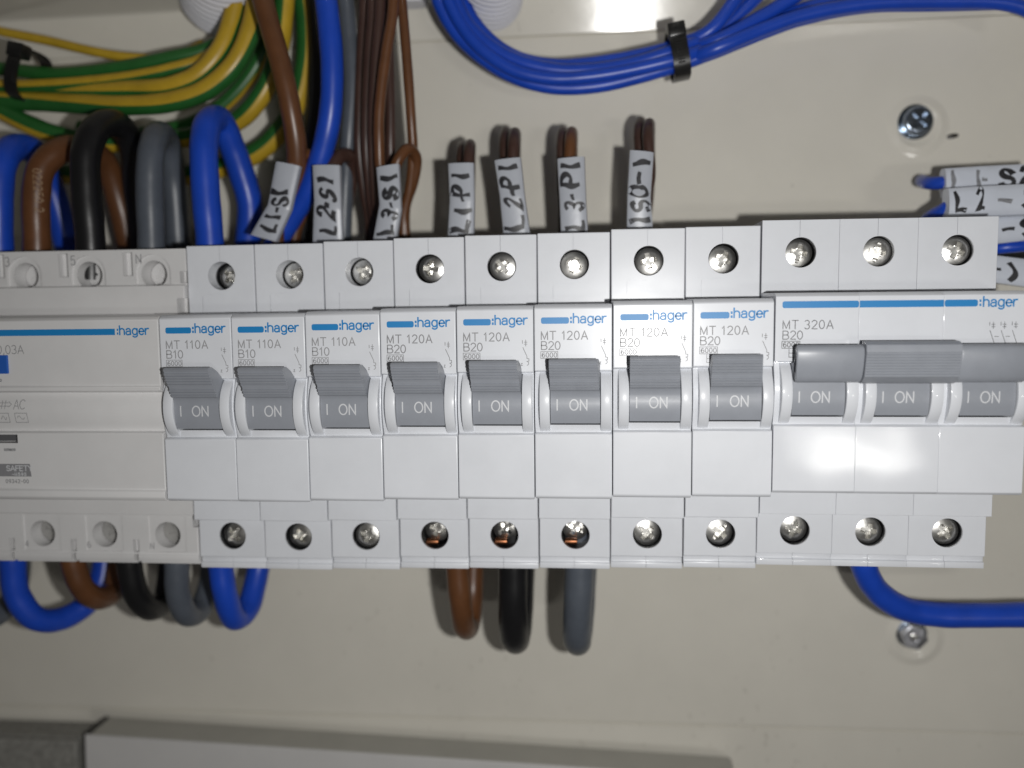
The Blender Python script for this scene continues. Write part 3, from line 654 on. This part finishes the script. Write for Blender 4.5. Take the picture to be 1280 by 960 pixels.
for i, (a, b, c, yy, m_, lb) in enumerate([(456, 449, 462, 25, 'dkbrown', 'leftmost dark brown wire of the upright bunch'), (466, 458, 468, 22, 'dkbrown', 'second wire from the left in the upright brown bunch'),
        (476, 466, 472, 20, 'dkbrown', 'middle dark brown wire of the upright bunch'), (492, 474, 479, 16, 'brown', 'lighter brown wire at the front of the upright bunch'), (486, 488, 490, 24, 'dkbrown', 'rightmost dark wire of the upright brown bunch'), (472, 482, 484, 29, 'dkbrown', 'rearmost dark wire of the upright brown bunch')]):
    cable('brown_wire', [(a, -25, yy), (a - 1, 15, yy), ((a + b) / 2 - 1, 70, yy), (b, 140, yy), (b, 190, yy + 1), ((b + c) / 2, 240, yy + 4), (c, 280, yy + 7), (c, 340, yy + 8)], 1.45, m_, lb, 'wire', GW)
cable('brown_wire', [(499, -25, 20), (503, 10, 20), (509, 80, 20), (514, 150, 21), (516, 190, 23), (512, 235, 26), (505, 270, 28), (506, 340, 30)], 1.35, 'brown', 'single brown wire right of the upright bunch', 'wire')

# ------------------------------------------------------------------ tagged wire loops and their tags
def loop_wire(cx, ctop, xb, Y, r, m_, label, lean=0, back=14, group='wire loops in the tags'):
    cable('brown_wire', [(xb, 330, Y + 2), (xb, 270, Y), (cx - lean, 225, Y), (cx, ctop + 16, Y + 1), (cx + 1, ctop + 5, Y + 4), (cx + 2, ctop + 4, Y + 9), (cx + 2, ctop + 18, Y + back), (cx + 1, 240, Y + back + 4), (xb, 330, Y + back + 6)],
          r, m_, label, 'wire', group)
loop_wire(586, 178, 582, 20, 1.5, 'dkbrown', 'brown wire loop poking out of the L1-P1 tag', 1, 12)
loop_wire(642, 164, 648, 20, 1.6, 'dkbrown', 'brown wire loop poking out of the L2-P1 tag', 0, 12)
loop_wire(577, 180, 574, 26, 1.5, 'dkbrown', 'darker wire loop behind the L1-P1 tag', 1, 10)
loop_wire(631, 163, 640, 26, 1.6, 'dkbrown', 'darker wire loop behind the L2-P1 tag', -2, 10)
loop_wire(799, 151, 792, 26, 1.6, 'dkbrown', 'darker wire loop behind the ISO-1 tag', -2, 10)
loop_wire(713, 163, 716, 20, 1.6, 'brown', 'lighter brown wire loop poking out of the L3-P1 tag', 2, 12)
loop_wire(702, 162, 704, 24, 1.4, 'dkbrown', 'dark brown wire loop behind the L3-P1 tag', 0, 12)
loop_wire(810, 152, 800, 20, 1.5, 'dkbrown', 'brown wire loop poking out of the ISO-1 tag', -2, 12)
cable('brown_wire', [(350, 330, 20), (348, 280, 18), (362, 215, 18), (372, 197, 18), (384, 193, 20), (393, 203, 24), (388, 240, 28), (370, 290, 30), (362, 340, 31)], 1.6, 'brown', 'brown wire loop poking out of the L1-S1 tag', 'wire', 'wire loops in the tags')
cable('brown_wire', [(408, 330, 22), (409, 270, 20), (414, 215, 20), (424, 196, 22), (437, 196, 26), (441, 215, 30), (434, 250, 32), (424, 330, 34)], 2.0, 'dkbrown', 'dark brown wire loop poking out of the L2-S1 tag', 'wire', 'wire loops in the tags')
cable('brown_wire', [(478, 330, 18), (482, 270, 17), (490, 222, 17), (500, 196, 17), (511, 186, 19), (520, 197, 23), (517, 225, 26), (506, 262, 28), (510, 330, 30)], 1.5, 'brown', 'brown wire loop poking out of the L3-S1 tag', 'wire', 'wire loops in the tags')

def tag_label(left, right, Y, text, label, tx=.0, vertical=True, h=4.2, gap=0.18, thick=3.3, w_stroke=.5, ink='ink', dy=None, m_='label'):
    """sleeve tag lofted between two edge polylines (photo points), lettering drawn on its front"""
    n = len(left); N = 24
    def ip(pl, t):
        f = t * (n - 1); i = min(int(f), n - 2); u = f - i; u = u * u * (3 - 2 * u) * .55 + u * .45
        return pl[i].lerp(pl[i + 1], u)
    YY = [Y + (dy[i] if dy else 0) for i in range(n)]
    A = [at(*p, y) for p, y in zip(left, YY)]; B = [at(*p, y) for p, y in zip(right, YY)]
    V, F = [], []; rings = N + 1; prf = []
    K = 10
    for i in range(K + 1):
        a = math.pi * i / K; prf.append((-math.cos(a), -abs(math.sin(a)) ** .45))        # front, left to right
    for i in range(1, K): a = math.pi * i / K; prf.append((math.cos(a), abs(math.sin(a)) ** .45))
    def surf(t, v, y): c = ip(A, t).lerp(ip(B, t), (v + 1) / 2); return Vector((c.x, c.y + y * thick / 2 + thick / 2, c.z))
    for i in range(rings):
        for v, y in prf: V.append(surf(i / N, v, y))
    m = len(prf)
    for i in range(N):
        for j in range(m): F.append((i * m + j, i * m + (j + 1) % m, (i + 1) * m + (j + 1) % m, (i + 1) * m + j))
    F.append(tuple(range(m))); F.append(tuple(range(N * m, rings * m)))
    o = link('cable_tag', pydata('cable_tag', V, F, smooth=40), m_); tag(o, label, 'cable label', 'handwritten cable tags')
    L = sum((A[i + 1] - A[i]).length for i in range(n - 1)); Wd = (A[0] - B[0]).length
    def f(a, b, l):                                # a runs along the tag from its start, b across
        if vertical: t = 1 - (a + tx) / L; v = -(b - h / 2) / (Wd / 2)
        else: t = (a + tx) / L; v = (b - h / 2) / (Wd / 2) * -1
        v = max(-.97, min(.97, v)); y = -abs(math.sin(math.acos(-v))) ** .45
        return surf(max(0, min(1, t)), v, y) + Vector((0, -.035 - l, 0))
    for s, x0, kk in (text if isinstance(text, list) else [(text, 0, ink)]):
        lettering('handwriting', [(s, x0, 0, h, w_stroke, .80, gap)], f, kk, o, wob=.095, step=.4)
    return o
# upright tags: edges listed from top to bottom; lettering reads upwards
tag_label([(343, 201), (333, 255), (311, 293)], [(374, 207), (362, 262), (344, 302)], 12, 'L!-S!', 'tilted white tag reading L1-S1', tx=3.2, h=3.9, gap=.30, dy=[0, -.6, .6])
tag_label([(389, 206), (391, 250), (389, 305)], [(424, 206), (426, 262), (428, 305)], 13, 'L2-S!', 'upright white tag reading L2-S1', tx=3.4, h=4.0, gap=.34, dy=[0, -.8, .3])
tag_label([(469, 209), (473, 255), (464, 304)], [(498, 204), (501, 262), (494, 304)], 13, 'L3-S!', 'upright white tag reading L3-S1 beside the brown bunch', tx=3.4, h=3.9, gap=.36, dy=[0, -.8, .3])
tag_label([(559, 204), (561, 250), (558, 303)], [(592, 203), (593, 250), (592, 303)], 14, 'L!-P!', 'white tag reading L1-P1', tx=3.4, h=4.2, gap=.34, dy=[0, -.5, .2])
tag_label([(617, 200), (624, 245), (629, 300)], [(651, 196), (656, 245), (664, 300)], 14, 'L2-P!', 'slightly leaning white tag reading L2-P1', tx=3.4, h=4.3, gap=.34, dy=[0, -.5, .2])
tag_label([(696, 198), (699, 250), (701, 300)], [(731, 195), (733, 250), (736, 300)], 14, 'L3-P!', 'white tag reading L3-P1', tx=3.8, h=4.4, gap=.34, dy=[0, -.5, .2])
tag_label([(787, 187), (784, 245), (783, 297)], [(818, 190), (814, 246), (818, 297)], 13, 'ISO-!', 'white tag reading ISO-1', tx=5.0, h=4.6, gap=.24, dy=[0, -.7, .3])
# level tags at the right edge: edges listed left to right (upper edge, lower edge)
tag_label([(1183, 209), (1230, 206), (1290, 203)], [(1183, 246), (1230, 243), (1290, 240)], 26, [('L', 2.6, 'ink_worn'), ('!-', 7.6, 'ink_worn'), ('S2', 15.0, 'ink')], 'upper level tag with worn writing at the right edge', vertical=False, h=4.4, gap=.3, thick=4.4, m_='label_bright')
tag_label([(1187, 234), (1230, 231), (1290, 228)], [(1187, 271), (1230, 270), (1290, 268)], 19, [('L', 3.2, 'ink'), ('2', 7.8, 'ink'), ('-', 13.4, 'ink_worn'), ('S2', 18.0, 'ink')], 'level tag reading L2-S at the right edge', vertical=False, h=4.6, gap=.3, thick=4.4, m_='label_bright')
tag_label([(1200, 270), (1240, 270), (1292, 268)], [(1200, 306), (1240, 306), (1292, 300)], 22, [('L3', 1.5, 'ink'), ('-', 11.3, 'ink'), ('S2', 15.0, 'ink')], 'half hidden level tag showing a dash and S', vertical=False, h=4.4, gap=.3, thick=4.4, m_='label_bright')
tag_label([(1205, 312), (1245, 318), (1292, 324)], [(1205, 350), (1245, 354), (1292, 360)], 22, [('-)-', 8.2, 'ink')], 'lowest tag at the right edge, mostly behind the three pole breaker', vertical=False, h=4.4, gap=.62, m_='label_bright')
GR = 'blue wires in the right edge tags'
cable('blue_wire', [(1152, 226, 44), (1156, 228, 36), (1166, 229, 31), (1184, 228, 28.4), (1230, 225, 28.2), (1300, 222, 28.2)], 1.7, 'blue', 'blue wire end poking left out of the upper level tag', 'wire', GR)
cable('blue_wire', [(1150, 285, 34), (1162, 272, 29), (1178, 263, 24), (1192, 255, 21.6), (1235, 250, 21.2), (1300, 248, 21.2)], 1.7, 'blue', 'blue wire curling out of the L2-S tag', 'wire', GR)
cable('blue_wire', [(1205, 312, 30), (1240, 311, 27), (1262, 309, 25), (1300, 306, 25)], 1.5, 'blue', 'blue wire between the two lowest right edge tags', 'wire', GR)
cable('black_wire', [(1205, 290, 40), (1245, 312, 36), (1300, 318, 36)], 1.6, 'black', 'dark wire behind the lowest right edge tags', 'wire')

# ------------------------------------------------------------------ blue bundle
cl = [(556, -30), (563, 0), (580, 33), (608, 62), (645, 84), (690, 95), (740, 94), (795, 84), (848, 69)]
tg_ = []
for i in range(len(cl)):
    a = Vector(cl[max(i - 1, 0)]); b = Vector(cl[min(i + 1, len(cl) - 1)]); d = (b - a).normalized(); tg_.append(Vector((d.y, -d.x)))
ends = [[(888, 38, 30), (925, -8, 30), (945, -30, 30)], [(890, 44, 33), (940, 2, 33), (970, -30, 33)], [(895, 51, 28), (950, 22, 29), (1010, -14, 30)],
        [(895, 56, 31), (950, 32, 32), (1010, 10, 33), (1090, -4, 34), (1180, -10, 34), (1300, -10, 34)], [(895, 61, 26), (950, 38, 27), (1005, 19, 28), (1085, 5, 29), (1180, 2, 30), (1260, 5, 30), (1310, 22, 30)],
        [(890, 66, 29), (940, 46, 31), (1000, 24, 32), (1080, 8, 33), (1180, 5, 33), (1310, 2, 33)]]
ofs = [(13, 33), (7, 28), (3, 34), (-3, 27), (-8, 31), (-13, 29)]
lbs = ['topmost blue cable of the tied bundle, leaving upwards after the tie', 'second blue cable of the bundle, leaving upwards', 'blue cable in the middle of the bundle, leaving at the top', 'blue cable at the front of the bundle, running to the right edge',
       'blue cable low in the bundle that bends down at the right edge', 'lowest blue cable of the tied bundle']
for i, ((o_, yy), en, lb) in enumerate(zip(ofs, ends, lbs)):
    ptsx = [(c[0] + n_.x * (o_ + 1.5 * math.sin(j * 1.3 + i * 2)), c[1] + n_.y * (o_ + 1.5 * math.sin(j * 1.3 + i * 2)), yy) for j, (c, n_) in enumerate(zip(cl, tg_))]
    cable('blue_cable', ptsx + en, 1.85, 'blue', lb, group='blue cables of the tied bundle')

def cable_tie(px, py, ang, half, yc, depth, label, width=2.4, head=1):
    c = at(px, py, yc); root = empty('cable_tie', c, (0, -ang, 0)); tag(root, label, 'cable tie', 'black cable ties')
    V, F = [], []; N = 36
    for sx, k_ in ((-width / 2, 1.0), (width / 2, 1.0), (width / 2, 1.10), (-width / 2, 1.10)):
        for i in range(N):
            a = 2 * math.pi * i / N; ca, sa = math.cos(a), math.sin(a)
            V.append((sx, depth * k_ * math.copysign(abs(sa) ** .7, sa), half * k_ * math.copysign(abs(ca) ** .7, ca)))
    for j in range(4):
        for i in range(N): F.append((j * N + i, j * N + (i + 1) % N, ((j + 1) % 4) * N + (i + 1) % N, ((j + 1) % 4) * N + i))
    link('strap', pydata('strap', V, F, smooth=35), 'tie', root)
    bm = bmesh.new(); box(bm, -2.3, 2.3, -depth * .9 - 1.6, -depth * .5, half * (.55 if head > 0 else -1.15), half * (1.15 if head > 0 else -.55))
    hd = link('tie_head', bake('tie_head', bm, None, .4, smooth=40), 'tie', root)
    bm = bmesh.new()
    for i in range(9): box(bm, -.9, .9, -depth * 1.12 - .1, -depth * 1.0, -half * .6 + i * half * .12, -half * .6 + i * half * .12 + .22)
    link('ratchet_teeth', bake('ratchet_teeth', bm, None, 0, smooth=None), 'tie', root)
    return root
cable_tie(847, 69, math.radians(10), 6.0, 30, 5.2, 'black tie round the blue cable bundle', 4.4)
cable_tie(37, 97, math.radians(-14), 6.8, 31, 7.2, 'black tie round the earth cables at the left edge', 3.6)

# ------------------------------------------------------------------ conduits
def conduit(px0, px1, r, label):
    a, b = at(*px0), at(*px1); n = 150
    pts = [a.lerp(b, i / n) for i in range(n + 1)]
    o = tube('corrugated_conduit', pts, r, ['conduit'], seg=40, per=0, rfun=lambda t: 1 + .055 * math.sin(t * 2 * math.pi * 17))
    tag(o, label, 'conduit', 'white corrugated conduits')
conduit((622, -120, -4), (614, 2, 46), 8.6, 'white corrugated conduit end behind the blue bundle')
conduit((282, -130, -4), (276, -2, 46), 11.5, 'white corrugated conduit end behind the earth cables')
bm = bmesh.new(); c = at(505, -8, 44); box(bm, c.x - 6, c.x + 6, 40, 47, c.z - 3.6, c.z + 4)
tag(link('white_connector', bake('white_connector', bm, None, .5), 'conduit'), 'small white plastic connector at the top edge beside the brown wires', 'connector')

# ------------------------------------------------------------------ panel screws
def lathe(prf, N=36):
    V, F = [], []
    for r, y in prf:
        for i in range(N): V.append((r * math.cos(2 * math.pi * i / N), y, r * math.sin(2 * math.pi * i / N)))
    for j in range(len(prf) - 1):
        for i in range(N): F.append((j * N + i, j * N + (i + 1) % N, (j + 1) * N + (i + 1) % N, (j + 1) * N + i))
    return V, F
r1 = empty('panel_screw', at(1145, 152, PY - 1), (0.02, .75, .03)); tag(r1, 'cross head zinc screw in the panel above the three pole breaker', 'screw')
bm = bmesh.new(); cyl_y(bm, 0, 0, 4.1, -2.6, 1.0, 36)
cuts = []
for a in (0, 1):
    c_ = bmesh.new(); box(c_, -2.6 if a else -.5, 2.6 if a else .5, -4, -.9, -.5 if a else -2.6, .5 if a else 2.6); cuts.append(c_)
link('screw_head', bake('screw_head', bm, cuts, .9, smooth=40, seg=4), 'zinc', r1)
V, F = lathe([(4.0, .9), (5.0, .9), (5.0, .2), (4.0, .2)]); 
link('washer', pydata('washer', V, F, smooth=30), 'zinc', r1)
r2 = empty('panel_screw', at(1140, 793, PY - 1), (.04, .2, -.05)); tag(r2, 'hexagonal bolt head in the panel below the blue cable', 'screw')
bm = bmesh.new(); cyl_y(bm, 0, 0, 4.0, -2.6, .9, 6)
cc = bmesh.new(); cyl_y(cc, 0, 0, 1.9, -4, -2.0, 24, r2=1.4)
link('hex_head', bake('hex_head', bm, [cc], .3, smooth=30), 'hexzinc', r2)
V, F = lathe([(0.1, -2.3), (.8, -2.45), (1.2, -2.2)]); link('centre_stud', pydata('centre_stud', V, F, smooth=60), 'screw', r2)
V, F = lathe([(3.6, .9), (4.5, .9), (4.5, .3), (3.6, .3)]); link('washer', pydata('washer', V, F, smooth=30), 'zinc', r2)

# ------------------------------------------------------------------ trunking and grey box at the bottom
tr = empty('cable_trunking', (-60.3, 0, -108.9), (0, math.radians(2.0), 0)); tag(tr, 'white plastic trunking with a lid along the bottom edge', 'trunking')
bm = bmesh.new(); box(bm, .6, 205, 38.6, 50.5, -60, -.05)
link('trunking_base', bake('trunking_base', bm, None, .5), 'trunk_grey', tr)  # base coloured darker than the lid so its top face reads dark
bm = bmesh.new(); box(bm, -.9, .55, 38.55, 50.4, -60, .12)  # thin black strip added for the shadowed gap at the lid's left edge
link('end_shade_strip', bake('end_shade_strip', bm, None, .2), 'tie', tr)
bm = bmesh.new(); box(bm, 0, 206, 37.6, 38.5, -62, .5)
link('trunking_lid', bake('trunking_lid', bm, None, .35), 'pvc', tr)
gb = empty('grey_box', at(0, 960, 40), (0, 0, 0)); tag(gb, 'dark grey rough box in the bottom left corner', 'box')
p = at(97, 929, 40) - at(0, 960, 40)
bm = bmesh.new(); prism(bm, [(0, p.z + .4), (11.5, p.z + .4), (11.5, -40), (0, -40)], -50, p.x - .6)
link('box_body', bake('box_body', bm, None, .6), 'greybox', gb)
bm = bmesh.new(); prism(bm, [(2.0, p.z + 1.0), (11.5, p.z + 1.0), (11.5, p.z + .45), (2.0, p.z + .45)], -50, p.x - .8)
link('box_cover', bake('box_cover', bm, None, .1), 'greybox', gb)
